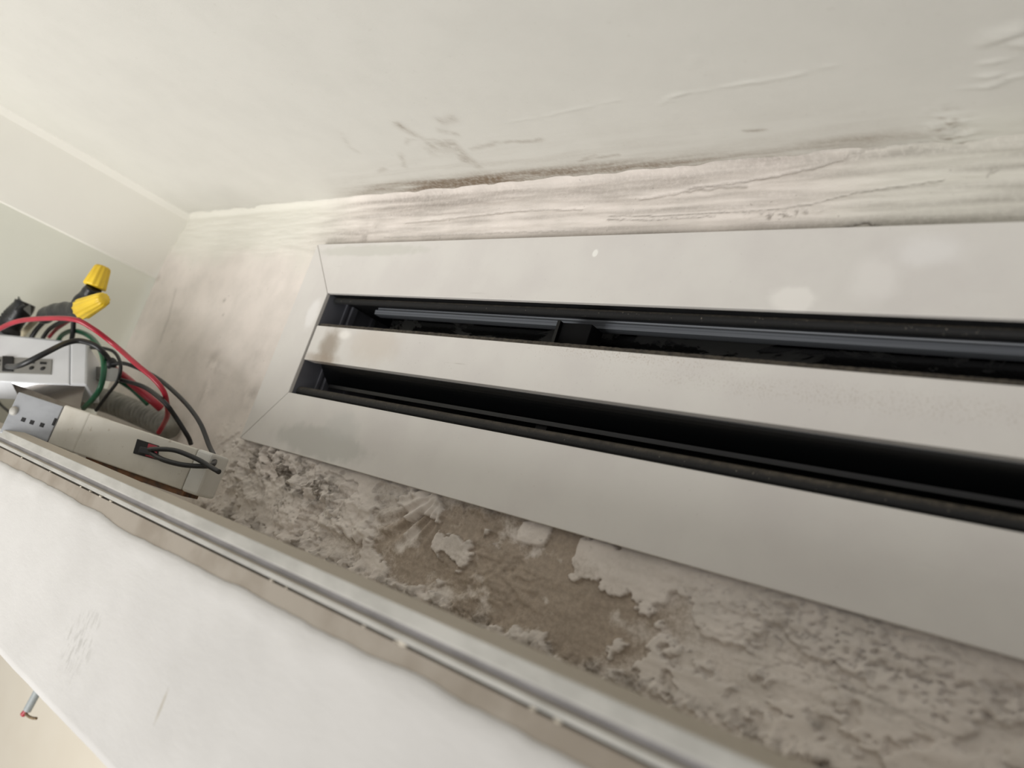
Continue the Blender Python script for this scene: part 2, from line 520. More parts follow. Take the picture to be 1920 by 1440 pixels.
# fillet up to the ceiling
r = 0.0045
t = np.clip((Z - (ZC - r)) / r, 0, 1)
h = h + hi_ * r * (1 - np.sqrt(np.clip(1 - t * t, 0, 1))) * (0.9 + 0.2 * fbm(X * 12, X * 0, 3, 77))
# seams, cracks and drag lines of the upper strip
dirt_and_shade = np.zeros_like(X)
for pts, wd, dep, dk in (
        ([(1290, 352), (1380, 342), (1470, 325), (1530, 313), (1600, 292), (1680, 278), (1780, 268)], 0.0007, -0.0011, 0.55),
        ([(1200, 372), (1300, 355), (1400, 347)], 0.0008, -0.0008, 0.4),
        ([(1140, 405), (1250, 404), (1330, 400), (1450, 392), (1520, 382), (1600, 362), (1680, 350), (1770, 338)], 0.0004, -0.0005, 0.6),
        ([(1140, 411), (1230, 411), (1340, 405)], 0.0004, -0.0005, 0.6),
        ([(1550, 434), (1600, 422), (1625, 417), (1640, 424), (1670, 429)], 0.0005, -0.0012, 0.95),
        ([(1685, 428), (1710, 433)], 0.0006, -0.0012, 0.8),
        ([(760, 418), (880, 405), (1010, 393), (1090, 392)], 0.0006, -0.0005, 0.35),
        ([(720, 445), (900, 438), (1100, 432)], 0.0006, -0.0004, 0.35)):
    s_ = stroke(X, Z, [w2(*p) for p in pts], wd, wd * 0.8, len(pts))
    h = h + s_ * dep; dirt_and_shade = np.maximum(dirt_and_shade, dk * s_)
pt_ = (gauss(X, Z, *w2(1450, 405), 0.012, 0.0022, -0.1) + 0.8 * gauss(X, Z, *w2(1500, 395), 0.010, 0.0015)) * sst(0.05, 0.4, fbm(X * 300, Z * 420, 3, 221))
h = h - 0.0009 * pt_; dirt_and_shade = np.maximum(dirt_and_shade, 0.6 * pt_)
# grime: along the ceiling joint, behind the top flange and in clouds on the lower plaster, plus painted shade in creases and holes
hz = fbm(X * 9, Z * 150, 4, 81); cl = fbm(X * 16, Z * 22, 4, 83)
jb = sst(-0.52, -0.47, X) * np.exp(-((Z - 0.205) / 0.006) ** 2) * (0.55 + 0.6 * hz) * (0.35 + 0.65 * sst(-0.10, -0.25, X))
up2 = sst(-0.53, -0.48, X) * hi_ * np.clip(0.16 + 0.5 * hz, 0, 1) * 0.8
dn = sst(-0.52, -0.47, X) * hi_ * np.exp(-((Z - D_T) / 0.005) ** 2) * (0.35 + 0.4 * cl)
dirt_and_shade = np.maximum(dirt_and_shade, np.clip(jb, 0, 1) * 0.75)
dirt_and_shade = np.maximum(dirt_and_shade, np.clip(up2, 0, 0.5)); dirt_and_shade = np.maximum(dirt_and_shade, np.clip(dn, 0, 0.5))
smd = gauss(X, Z, *w2(690, 440), 0.010, 0.010, 0.7) * np.clip(0.5 + fbm(X * 120, Z * 60, 3, 85), 0, 1)
dirt_and_shade = np.maximum(dirt_and_shade, 0.5 * smd)
cav2 = np.clip(-fbm((X * 0.9 + Z * 0.5) * 38, (Z - X * 0.3) * 95, 5, 29, 0.6) * 1.6 - 0.25, 0, 1)
cn1 = perlin(X * 55 + 0.8 * fbm(X * 90, Z * 90, 3, 201), Z * 75 + 0.8 * fbm(X * 90, Z * 90, 3, 203), 205)
cn2 = perlin(X * 120 + 0.8 * fbm(X * 160, Z * 160, 3, 211), Z * 150 + 0.6 * fbm(X * 160, Z * 160, 3, 213), 215)
crease = lowz * np.maximum(np.exp(-(cn1 / 0.035) ** 2) * sst(-0.05, 0.35, fbm(X * 30, Z * 40, 3, 207)), 0.8 * np.exp(-(cn2 / 0.05) ** 2) * sst(0.05, 0.4, fbm(X * 35, Z * 45, 3, 217)))
crease = crease * (0.35 + 0.65 * np.clip(rough * 1.2, 0, 1)) * (1 - 0.7 * np.clip(barec, 0, 1))
h = h - 0.0011 * crease
dirt_and_shade = np.maximum(dirt_and_shade, 0.62 * crease)  # shadow lines of the creases, painted into the colour mask
cav = np.clip(-fbm(X * 70, Z * 90, 4, 21, 0.6) * 1.3, 0, 1)
dirt_and_shade = np.maximum(dirt_and_shade, np.clip(rough * cav2 * 0.32, 0, 0.45))
dirt_and_shade = np.maximum(dirt_and_shade, 0.95 * np.clip(1.3 * lump * sst(0.05, 0.4, -fbm(X * 90, Z * 90, 4, 43, 0.6)), 0, 1))  # darkness of the holes among the lumps, painted as colour
dirt_and_shade = np.maximum(dirt_and_shade, crust * 0.55 * sst(-0.1, 0.3, fbm(X * 60, Z * 60, 3, 91)))
dirt_and_shade = np.maximum(dirt_and_shade, pock * 0.16 * sst(0.15, 0.5, pn))
dirt_and_shade = np.maximum(dirt_and_shade, low * sst(-0.60, -0.5, X) * np.clip(0.05 + 0.26 * cl, 0, 0.4))
for (u, v, ra, rb, k) in ((400, 680, 0.010, 0.010, 0.42), (385, 735, 0.012, 0.010, 0.3), (470, 740, 0.014, 0.010, 0.28), (330, 590, 0.014, 0.016, 0.08),
                          (420, 563, 0.0018, 0.0016, 0.6), (418, 590, 0.0012, 0.0012, 0.5), (345, 415, 0.008, 0.004, 0.35), (296, 522, 0.006, 0.004, 0.35),
                          (505, 625, 0.006, 0.016, 0.0), (1535, 1358, 0.0026, 0.0018, 0.7), (485, 660, 0.012, 0.02, 0.12)):
    g_ = gauss(X, Z, *w2(u, v), ra, rb)
    dirt_and_shade = np.maximum(dirt_and_shade, k * g_ * (1.0 if ra < 0.003 else np.clip(0.55 + 1.2 * fbm(X * 70, Z * 70, 4, 95), 0, 1)))
for pts, wd, k in (([(330, 545), (318, 590), (300, 640)], 0.002, 0.25), ([(1800, 300), (1830, 318), (1862, 310), (1858, 328), (1845, 332)], 0.0006, 0.0),
                   ([(1852, 332), (1858, 318), (1868, 312), (1870, 320), (1858, 326)], 0.0005, 0.5), ([(1550, 1270), (1640, 1310), (1740, 1360), (1800, 1385)], 0.0005, 0.45)):
    dirt_and_shade = np.maximum(dirt_and_shade, k * stroke(X, Z, [w2(*p) for p in pts], wd, wd * 0.5, 5))
green = np.clip(0.9 * sst(0.150, 0.185, Z + 0.012 * cl) * sst(-0.44, -0.55, X) + 0.8 * hi_ * sst(-0.16, -0.08, X), 0, 1)
cut = (X > I_L - 0.012) & (X < XR - 0.05) & (Z > I_B - 0.012) & (Z < I_T + 0.010)
wall = grid('wall_back', X, Z, (X, -np.clip(h, -0.004, 0.0085), Z), M_wall, cut, (dirt_and_shade, bare, green))
wall['label'] = 'stained rough plaster wall behind the slot diffuser'

# ------------------------------------------------------------------ recess ceiling
ax = axis([(XL - 0.0, 0.05, 0.0022), (0.05, XR, 0.01)])
ay = axis([(-0.95, -0.42, 0.012), (-0.42, -0.06, 0.0022), (-0.06, 0.0, 0.0008)])
X, Y = np.meshgrid(ax, ay)
h = 0.0006 * fbm(X * 5, Y * 6, 2, 101) + 0.00004 * fbm(X * 160, Y * 260, 3, 103)
dirt_and_shade = np.zeros_like(X)
for pts, wd, dep, dk in (
        ([(1842, 75), (1870, 70), (1920, 50)], 0.0016, 0.0022, 0), ([(1845, 60), (1858, 56)], 0.0012, 0.0012, 0), ([(1905, 80), (1925, 82)], 0.0014, 0.0014, 0),
        ([(1808, 165), (1850, 160), (1925, 138)], 0.0008, 0.0010, 0), ([(1840, 140), (1870, 136)], 0.0009, 0.0011, 0), ([(1850, 118), (1880, 112), (1915, 98)], 0.0009, 0.0009, 0),
        ([(1240, 198), (1262, 180), (1330, 168), (1450, 148), (1560, 122)], 0.0009, 0.0007, 0), ([(1262, 190), (1270, 218)], 0.0007, 0.0006, 0),
        ([(1295, 125), (1300, 112), (1312, 110)], 0.0008, 0.0005, 0), ([(950, 228), (1020, 220), (1160, 188)], 0.0008, 0.0004, 0)):
    h = h + 0.75 * dep * stroke(X, Y, [c2(*p) for p in pts], wd * 1.3, wd * 1.2, len(pts)) * np.clip(0.7 + fbm(X * 60, Y * 60, 3, 109), 0.1, 1.3)
for pts, wd, dk in (
        ([(750, 236), (775, 252), (805, 270), (822, 282)], 0.0025, 0.42), ([(748, 234), (756, 240)], 0.0016, 0.75), ([(820, 270), (850, 272), (865, 288), (880, 302), (895, 310)], 0.0028, 0.5),
        ([(885, 280), (930, 268), (1000, 265), (1015, 261)], 0.0013, 0.42), ([(805, 285), (850, 285)], 0.004, 0.22), ([(870, 300), (890, 305)], 0.0028, 0.55),
        ([(825, 225), (832, 232), (850, 222)], 0.002, 0.38), ([(828, 245), (855, 252)], 0.0018, 0.35), ([(752, 288), (758, 312)], 0.0014, 0.4), ([(710, 322), (722, 316)], 0.0018, 0.35),
        ([(762, 270), (766, 262), (800, 262), (850, 264)], 0.0012, 0.28), ([(640, 250), (655, 275), (672, 285)], 0.0014, 0.18), ([(1395, 246), (1430, 244)], 0.0007, 0.6), ([(1085, 303), (1110, 297), (1160, 290)], 0.0009, 0.5), ([(1095, 297), (1120, 290)], 0.0009, 0.4)):
    dirt_and_shade = np.maximum(dirt_and_shade, 0.85 * dk * stroke(X, Y, [c2(*p) for p in pts], wd * 1.35, wd * 0.6, len(pts)) * np.clip(0.8 + 0.8 * fbm(X * 140, Y * 140, 3, 107), 0.2, 1))
# brown tide line along the joint, wandering away from it to the right
tu = [c2(*p) for p in ((600, 360), (680, 347), (760, 340), (900, 326), (1000, 318), (1150, 305), (1300, 293), (1450, 280), (1600, 255), (1780, 232), (1850, 235))]
tl = [c2(*p) for p in ((600, 378), (680, 371), (760, 364), (900, 353), (1000, 345), (1150, 330), (1300, 312), (1450, 300), (1600, 285), (1780, 262), (1850, 262))]
yu = np.interp(ax, [p[0] for p in tu], [p[1] for p in tu])[None, :]
yl = np.minimum(np.interp(ax, [p[0] for p in tl], [p[1] for p in tl]), -0.001)[None, :]
ctr = (yu + yl) / 2; wdt = np.abs(yl - yu) / 2 + 0.0015
st = np.interp(ax, [-0.50, -0.46, -0.40, -0.33, -0.24, -0.17, -0.11, -0.085, -0.05], [0, 0.6, 0.95, 1.0, 0.85, 0.6, 0.6, 0.2, 0.1])[None, :]
nz = fbm(X * 10, Y * 120, 5, 111, 0.6)
tide = st * np.exp(-np.abs((Y - ctr) / wdt) ** 2.6) * np.clip(0.72 + 0.7 * nz, 0, 1)
dirt_and_shade = np.maximum(dirt_and_shade, tide)
dirt_and_shade = np.maximum(dirt_and_shade, 0.22 * st * sst(-0.05, -0.008, Y) * np.clip(0.5 + nz, 0, 1))
h = h - 0.0012 * np.exp(-((Y + 0.0) / 0.006) ** 2) * (0.5 + fbm(X * 40, Y * 100, 3, 113))
# lump where the joint breaks at the right
pz = c2(1785, 245)
h = h + gauss(X, Y, pz[0], pz[1], 0.010, 0.010) * 0.003 * ridged(X * 120, Y * 120, 3, 115)
dirt_and_shade = np.maximum(dirt_and_shade, gauss(X, Y, pz[0], pz[1], 0.006, 0.012) * sst(0.15, 0.5, fbm(X * 260, Y * 260, 3, 117)) * 0.8)
green = 0.6 * gauss(X, Y, pz[0] + 0.015, pz[1], 0.02, 0.012) + 0.3 * sst(-0.60, -0.75, X)
ceil = grid('ceiling', X, Y, (X, Y, ZC - h), M_ceil, None, (dirt_and_shade, np.zeros_like(X), green))
ceil['label'] = 'off-white recess ceiling with trowel marks and brown tide line'

# ------------------------------------------------------------------ left end wall: white upper band, greenish wall below
zb = 0.1446
V = []; Fc = []
prof = [(XL + 0.016, ZC + 0.002), (XL + 0.012, ZC - 0.006), (XL - 0.004, zb), (XL - 0.006, zb - 0.0006)]
ys = [0.004, -0.30, -0.60]
for y in ys:
    for x, z in prof: V.append((x, y, z))
n = len(prof)
for i in range(len(ys) - 1):
    for j in range(n - 1): Fc.append((i * n + j, i * n + j + 1, (i + 1) * n + j + 1, (i + 1) * n + j))
band = mesh('trim_1', V, Fc, M_band); band['kind'] = 'structure'; band['label'] = 'white painted band at the top of the left end wall'
wl = box('wall_left', XL - 0.03, XL - 0.006, -0.60, 0.004, ZF - 0.012, zb, M_left)
wl['kind'] = 'structure'; wl['label'] = 'pale greenish left end wall of the cove'

# ------------------------------------------------------------------ cove floor, fascia, wall far below
sh = box('cove_floor', XL - 0.006, XR, -0.1085, 0.02, ZF - 0.012, ZF, M_shelf)
sh['kind'] = 'structure'; sh['label'] = 'dusty plaster floor of the light cove'
fw = box('wall_far', -2.6, 1.6, 0.34, 0.36, -1.6, ZF - 0.012, M_cream)
fw['kind'] = 'structure'; fw['label'] = 'cream room wall seen below the cove'

ZG = -0.0361          # top of the board
ZBOT = -0.1254        # lower edge of the fascia
fb = box('cove_fascia', XL - 0.006, XR, YF, YF + 0.0115, ZBOT + 0.0005, ZG, M_board)
fb['kind'] = 'structure'; fb['label'] = 'gypsum board upstand of the cove with white skim coat'
edge = [(-250, 735), (0, 865), (60, 893), (147, 940), (190, 962), (220, 986), (252, 1003), (348, 1050), (413, 1083), (458, 1103), (513, 1138), (559, 1160), (638, 1200), (672, 1219), (797, 1272), (870, 1316), (942, 1352), (1020, 1395), (1100, 1438), (1300, 1560)]
ex = np.array([PY(u, v, YF)[0] for u, v in edge]); ez = np.array([PY(u, v, YF)[2] for u, v in edge])
xs = np.concatenate([np.arange(XL - 0.006, -0.02, 0.0012), np.linspace(-0.02, XR, 40)])
zt = np.interp(xs, ex, ez) + 0.0006 * fbm(xs * 40, xs * 0 + 0.3, 4, 131)
zt = np.minimum(zt, ZG - 0.001)
rows = [(0.0, 0.0), (0.0006, 0.0006), (0.0022, 0.0012), (0.006, 0.0016)]
V = []; Fc = []
zrow = np.linspace(0, 1, 26)
K = len(rows) + len(zrow)
for i, x in enumerate(xs):
    for dz, th in rows: V.append((x, YF - th - 0.0001, zt[i] - dz))
    for q in zrow:
        z = (zt[i] - 0.008) * (1 - q) + ZBOT * q
        V.append((x, YF - 0.0016 - 0.0001 - 0.0005 * float(fbm(np.array(x * 22), np.array(z * 22), 3, 137)), z))
for i in range(len(xs) - 1):
    for j in range(K - 1): Fc.append((i * K + j, i * K + j + 1, (i + 1) * K + j + 1, (i + 1) * K + j))
# return under the lower edge
base = len(V)
for i, x in enumerate(xs): V.append((x, YF + 0.0115, ZBOT))
for i in range(len(xs) - 1): Fc.append((i * K + K - 1, base + i, base + i + 1, (i + 1) * K + K - 1))
sk = mesh('skim_coat', V, Fc, M_fascia, fb, True, label='white painted skim coat with a ragged upper edge')

# ------------------------------------------------------------------ slot diffuser
yf = -0.0062; yb = -0.0032
b1 = PY(560, 835, yf); b2 = PY(640, 830, yf)
flange_bl = [(PY(600, 830, yf), (0.045, 0.03, 0.010), (184, 183, 178), 0.7, 0.25), (PY(640, 800, yf), (0.016, 0.03, 0.009), (196, 195, 191), 0.6, 0.3)]
M_fl_b = flange_mat('white_flange_lower', flange_bl)
M_fl_t = flange_mat('white_flange_upper', [(PY(1485, 560, yf), (0.010, 0.03, 0.006), (228, 225, 220), 0.8, 0.3), (PY(1640, 525, yf), (0.009, 0.03, 0.010), (224, 221, 217), 0.6, 0.5),
                                          (PY(1740, 470, yf), (0.012, 0.03, 0.006), (226, 224, 222), 0.6, 0.6), (PY(1116, 475, yf), (0.0016, 0.03, 0.002), (236, 235, 230), 0.9, 0.3), (PY(690, 470, yf), (0.06, 0.03, 0.004), (190, 189, 180), 0.55, 0.3)], 0.4)
M_fl_l = flange_mat('white_flange_side', [(PY(585, 590, yf), (0.006, 0.03, 0.012), (226, 224, 222), 0.8, 0.4), (PY(560, 500, yf), (0.010, 0.03, 0.06), (190, 190, 182), 0.3, 0.6)], 0.1)
M_bar = flange_mat('soiled_centre_bar', [(PY(615, 650, yf), (0.010, 0.03, 0.012), (140, 126, 110), 0.75, 0.6), (PY(600, 672, yf), (0.016, 0.03, 0.004), (150, 134, 116), 0.6, 0.6), (PY(645, 627, yf), (0.006, 0.03, 0.003), (236, 233, 228), 0.8, 0.6),
                                        (PY(700, 645, yf), (0.022, 0.03, 0.012), (190, 176, 160), 0.35, 0.6), (PY(1650, 750, yf), (0.10, 0.03, 0.0045), (160, 148, 134), 0.28, 0.7), (PY(1180, 668, yf), (0.05, 0.03, 0.003), (165, 150, 134), 0.35, 0.7)], 0.5)
DX = -0.495
dif = empty('linear_slot_diffuser', (DX, 0.0, D_B), 'white two-slot linear air diffuser set in the stained plaster wall', 'air diffuser')
g = 0.00025
def flange(name, poly, mat):
    # poly: 4 (x,z) points of the face; thin pressed metal with the outer edge returned to the wall
    p = [(x, yf, z) for x, z in poly] + [(x, yb, z) for x, z in poly]
    return hexa(name, p, mat, dif, 0.0004)
RX = XR - 0.05; RO = RX + 0.036
flange('top_flange', [(D_L + g, D_T), (I_L + g, I_T), (RX - g, I_T), (RO - g, D_T)], M_fl_t)
flange('bottom_flange', [(D_L + g, D_B), (I_L + g, I_B), (RX - g, I_B), (RO - g, D_B)], M_fl_b)
flange('end_flange', [(D_L, D_T - g), (D_L, D_B + g), (I_L, I_B + g), (I_L, I_T - g)], M_fl_l)
flange('end_flange', [(RO, D_T - g), (RO, D_B + g), (RX, I_B + g), (RX, I_T - g)], M_fl_l)
x0, x1 = I_L + 0.001, RX - 0.001
bar = extrude_x('centre_bar', [(yf + 0.0006, B_B), (yf + 0.0006, B_T), (yf + 0.010, B_T - 0.001), (yf + 0.010, B_T - 0.003), (yf + 0.003, B_T - 0.003), (yf + 0.003, B_B + 0.003), (yf + 0.010, B_B + 0.003), (yf + 0.010, B_B + 0.001)], x0 + 0.001, x1, M_bar, dif)
bevel(bar, 0.0003, 1)
# housing: open-fronted black box
hy = 0.066
hp = [(yb, I_T + 0.0005), (hy, I_T + 0.0005), (hy, I_B - 0.0005), (yb, I_B - 0.0005), (yb, I_B - 0.0022), (hy + 0.0015, I_B - 0.0022), (hy + 0.0015, I_T + 0.0022), (yb, I_T + 0.0022)]
extrude_x('housing', hp, I_L - 0.0015, RX + 0.0015, M_black, dif)
# end caps with ribs
for sx, xa, xb in ((1, I_L - 0.0015, I_L), (-1, RX, RX + 0.0015)):
    ec = box('end_cap', xa, xb, yb, hy, I_B - 0.0004, I_T + 0.0004, M_capgrey, dif, label='dark grey ribbed end plate inside the slots')
    for (ya, yb2, d) in ((0.012, 0.0145, 0.0015), (0.0165, 0.0215, 0.003), (0.036, 0.040, 0.0028)):
        xc = I_L if sx > 0 else RX
        lo_, hi2 = (xc, xc + d) if sx > 0 else (xc - d, xc)
        box('rib', lo_, hi2, ya, yb2, I_B, I_T, M_capgrey, ec, 0.0004)
# blue-grey rail high in the upper slot
a = PY(1920, 641, 0.016); b = PY(1920, 668, 0.016)
zr1, zr0 = PY(1500, 601, 0.016)[2], PY(1500, 640, 0.016)[2]
rp = [(0.016, zr0), (0.0155, zr0 + (zr1 - zr0) * 0.3), (0.018, zr0 + (zr1 - zr0) * 0.36), (0.0165, zr0 + (zr1 - zr0) * 0.7), (0.0185, zr0 + (zr1 - zr0) * 0.76), (0.0175, zr1), (0.022, zr1), (0.022, zr0)]
extrude_x('guide_rail', rp, I_L + 0.030, x1, M_rail, dif, label='blue-grey metal rail running inside the upper slot')
# black liner behind the rail, upper slot
extrude_x('liner_sheet', [(0.0235, I_T), (0.0225, B_T - 0.012), (0.0245, B_T - 0.012), (0.0255, I_T)], I_L + 0.042, x1, M_sheet, dif, label='glossy black liner with painted-in reflection patches in the upper slot')
# gaskets
def roll(name, y, z, r, mat, xa, xb, flat=1.0):
    pr = [(y + r * math.cos(2 * math.pi * k / 14), z + flat * r * math.sin(2 * math.pi * k / 14)) for k in range(14)]
    return extrude_x(name, pr, xa, xb, mat, dif, smooth=True)
roll('gasket', 0.0016, I_T - 0.0024, 0.0022, M_gasket, x0 + 0.001, x1)
roll('gasket', 0.0012, I_B + 0.0036, 0.0034, M_gasket, x0 + 0.001, x1)
# felt strip along the top of the centre bar with fuzzy edge
V = []; Fc = []
nx = 700
for i in range(nx + 1):
    x = x0 + 0.003 + (x1 - x0 - 0.004) * i / nx
    jz = random.uniform(-0.00012, 0.00014)
    for (y, z) in ((yf + 0.0012, B_T - 0.0002), (yf + 0.0014, B_T + 0.0020 + jz), (yf + 0.006, B_T + 0.0019 + jz), (yf + 0.007, B_T - 0.0006)):
        V.append((x, y, z))
for i in range(nx):
    for j in range(4):
        k = (j + 1) % 4; Fc.append((i * 4 + j, i * 4 + k, (i + 1) * 4 + k, (i + 1) * 4 + j))
fix_normals(mesh('felt_strip', V, Fc, M_felt, dif, label='dusty felt lip above the centre bar'))
# curved vane in the lower slot
vp = []
for k in range(11):
    q = k / 10.0; vp.append((0.004 + 0.013 * q ** 1.4, B_B + 0.002 - 0.0128 * q))
vp2 = [(y + 0.0012, z + 0.0006) for y, z in reversed(vp)]
extrude_x('deflector_vane', vp + vp2, x0 + 0.008, x1, M_blade, dif, smooth=False)
tip = vp[-1]
extrude_x('vane_lip', [(tip[0] - 0.0018, tip[1] - 0.0012), (tip[0] - 0.0022, tip[1] + 0.001), (tip[0] + 0.001, tip[1] + 0.0016), (tip[0] + 0.0014, tip[1] - 0.001)], x0 + 0.010, x1, M_lip, dif)
# spacer brackets
for u in (1088,):
    xc = PY(u, 625, 0.010)[0]
    for dx in (0.0, 0.34):
        br = box('spacer_bracket', xc + dx - 0.0105, xc + dx + 0.0105, 0.004, 0.0155, B_T + 0.0015, I_T - 0.0075, M_matte, dif, 0.0004)
        box('flange_fold', xc + dx - 0.0105, xc + dx - 0.0085, 0.0015, 0.004, B_T + 0.0015, I_T - 0.0075, M_blade, br)
xl_ = PY(1010, 800, 0.02)[0]
box('spacer_bracket', xl_ - 0.004, xl_ + 0.004, 0.022, 0.06, I_B, B_B, M_black, dif, 0.0004)

# ------------------------------------------------------------------ metal track on top of the upstand
zt0 = -0.0228
tp = [(YF + 0.0065, zt0 + 0.0006), (YF + 0.0006, zt0 - 0.0016), (YF - 0.0012, zt0 - 0.0022), (YF - 0.0012, zt0 - 0.0070), (YF + 0.0006, zt0 - 0.0074),
      (YF + 0.0006, zt0 - 0.0097), (YF - 0.0010, zt0 - 0.0101), (YF - 0.0010, zt0 - 0.0121), (YF + 0.0022, zt0 - 0.0123), (YF + 0.0022, ZG), (YF + 0.0055, ZG), (YF + 0.0060, zt0 - 0.004)]
tr = extrude_x('metal_track', tp, XL - 0.005, XR, M_galv)
tr.data.materials.append(M_groove)
for p in tr.data.polygons:
    c = p.center
    if zt0 - 0.0098 < c.z < zt0 - 0.0073 and c.y < YF + 0.001: p.material_index = 1
bevel(tr, 0.00035, 2)
tag(tr, 'grooved galvanised metal track along the top of the white upstand', 'track')

# ------------------------------------------------------------------ lower light fixture
def unit(v): v = np.array(v, float); return v / np.linalg.norm(v)
TL = PY(125, 757, -0.104); TR = PY(400, 851, -0.052)
BR = PY(372, 928, -0.052)
axd = unit(TR - TL); axd[2] = 0.0; axd = unit(axd)
nrm = unit(np.cross([0, 0, 1], axd))           # towards the wall
if nrm[1] < 0: nrm = -nrm
L = (TR - TL) @ axd
H1 = 0.0262
def fx(s, dpt, z):   # local fixture frame: along, into depth, height from top
    return TR + axd * s + nrm * dpt + np.array([0, 0, z])
def fbox(name, s0, s1, d0, d1, z0, z1, mat, parent, bev=0.0008, label=None):
    p = [fx(s0, d0, z0), fx(s1, d0, z0), fx(s1, d0, z1), fx(s0, d0, z1), fx(s0, d1, z0), fx(s1, d1, z0), fx(s1, d1, z1), fx(s0, d1, z1)]
    return hexa(name, p, mat, parent, bev, label)
base_pt = fx(-L / 2, 0.009, -H1 - 0.004); base_pt[2] = ZF
lf = empty('lamp_fixture', base_pt, 'dusty white batten lamp fixture with a looped black cable, lying behind the track', 'light fixture')
sb = -L       # where the plastic body meets the end bracket
fbox('body', sb, -0.0115, 0, 0.019, -H1, 0, M_dusty, lf)
fbox('end_cap', -0.0112, 0, -0.0004, 0.0194, -H1 - 0.0004, 0.0003, M_plastic, lf, 0.0016)
fbox('joint_cover', sb - 0.001, sb + 0.020, -0.0005, 0.0194, -H1 - 0.0003, 0.0004, M_dusty, lf, 0.0012)
fbox('steel_base', -L * 0.75, -0.010, 0.002, 0.018, -H1 - 0.0034, -H1 + 0.0002, M_rust, lf, 0.0004, label='rusty steel underside')
fbox('foot', -0.060, -0.050, 0.006, 0.016, ZF - TR[2], -H1 - 0.0030, M_rust, lf, 0.0004)
fbox('foot', -L * 0.72, -L * 0.66, 0.006, 0.016, ZF - TR[2], -H1 - 0.0030, M_rust, lf, 0.0004)
# aluminium end bracket with slots and screw
d_ = ray(30, 744); p_ = CAM + d_ * (((fx(0, -0.001, 0) - CAM) @ nrm) / (d_ @ nrm))
brk = fbox('end_bracket', (p_ - TR) @ axd, sb - 0.001, -0.001, 0.017, -0.0295, -0.001, M_alu, lf, 0.0006, label='aluminium end bracket with small square slots')
def on_bracket(u, v):
    # point on the bracket front face through the pixel
    d = ray(u, v); p0 = fx(0, -0.001, 0); t = ((p0 - CAM) @ nrm) / (d @ nrm); return CAM + d * t
for (u, v) in ((44, 787), (60, 792), (79, 797), (102, 791)):
    c = on_bracket(u, v); s_ = (0.0015 if u != 102 else 0.0008); hh = (0.0013 if u != 102 else 0.0024)
    q = [c + axd * a_ * s_ + np.array([0, 0, b_ * hh]) - nrm * 0.0003 for a_, b_ in ((-1, -1), (1, -1), (1, 1), (-1, 1))]
    slab('slot', q, nrm, 0.0012, M_hole, brk)
c = on_bracket(27, 771)
scr = tube('screw', [c + nrm * 0.002, c - nrm * 0.0012, c - nrm * 0.0022], 0.0052, M_galv, brk, 16, raw=True, radii=[0.0028, 0.0030, 0.0020])
# socket with black and red insert
def face_pt(u, v, off=0.0):
    d = ray(u, v); p0 = fx(0, 0, 0); t = ((p0 - CAM) @ nrm) / (d @ nrm); return CAM + d * t + nrm * off
sq = [face_pt(258, 823), face_pt(299, 836), face_pt(296, 863), face_pt(250, 850)]
so = slab('socket', [p - nrm * 0.0006 for p in sq], nrm, 0.004, M_hole, lf, 0.0003, label='black cable socket with a red insert')
rq = [face_pt(280, 832), face_pt(297, 837), face_pt(295, 861), face_pt(274, 855)]
slab('red_insert', [p - nrm * 0.0011 for p in rq], nrm, 0.002, M_wred, so, 0.0003)
iq = [face_pt(266, 838), face_pt(288, 842), face_pt(285, 855), face_pt(262, 850)]
slab('plug', [p - nrm * 0.0022 for p in iq], nrm, 0.002, M_wblack, so, 0.0005)

# ------------------------------------------------------------------ upper driver box lying across it
uTR = PY(165, 645, -0.072); uBR = PY(163, 722, -0.072)
uTL = PY(0, 628, -0.112); uBL = PY(0, 715, -0.112)
ext = 0.35
fq = [uTL + (uTL - uTR) * ext, uTR, uBR, uBL + (uBL - uBR) * ext]
un = unit(np.cross(uTR - uTL, uBR - uTR))
if un[1] < 0: un = -un
ub = empty('driver_box', (fq[2] + fq[3]) / 2 + un * 0.01, 'white driver box with grey terminal block lying tilted above the bracket', 'driver box')
def up(s, tt):   # s 0..1 left-right in frame, tt 0..1 top-bottom
    p = (uTL * (1 - s) + uTR * s) * (1 - tt) + (uBL * (1 - s) + uBR * s) * tt
    return CAM + (p - CAM) * (((uTR - CAM) @ un) / ((p - CAM) @ un))
slab('body', [up(-ext, 0), up(0.795, 0), up(0.795, 1), up(-ext, 1)], un, 0.022, M_cool, ub, 0.0007)
slab('end_cap', [p - un * 0.0004 for p in (up(0.80, -0.005), up(1, -0.005), up(1, 1.005), up(0.80, 1.005))], un, 0.0228, M_cool, ub, 0.0016)
slab('lid_edge', [up(-ext, -0.02), up(0.80, -0.02), up(0.80, 0.012), up(-ext, 0.012)], un, 0.0222, M_alu, ub, 0.0002)
def upx(u, v, off=0.0):
    d = ray(u, v); t = ((uTR - CAM) @ un) / (d @ un); return CAM + d * t + un * off
tb = slab('terminal_block', [upx(-40, 667, -0.0006), upx(99, 674, -0.0006), upx(97, 703, -0.0006), upx(-40, 699, -0.0006)], un, 0.002, M_conn, ub, 0.0006, label='grey terminal block with round and slotted openings')
for (u, v, r_) in ((60, 691, 4.6), (81, 692, 4.6), (-4, 686, 4.6)):
    c = upx(u, v); ru = depth_unit(u, v, c[1]) * r_ 
    tube('terminal_hole', [c + un * 0.0005, c - un * 0.0009], ru, M_hole, tb, 14, raw=True)
for (u, v) in ((82, 682), (60, 680), (-4, 677)):
    slab('terminal_slot', [upx(u - 6, v - 2.4, -0.0009), upx(u + 6, v - 1.8, -0.0009), upx(u + 6, v + 2.4, -0.0009), upx(u - 6, v + 1.8, -0.0009)], un, 0.001, M_hole, tb)
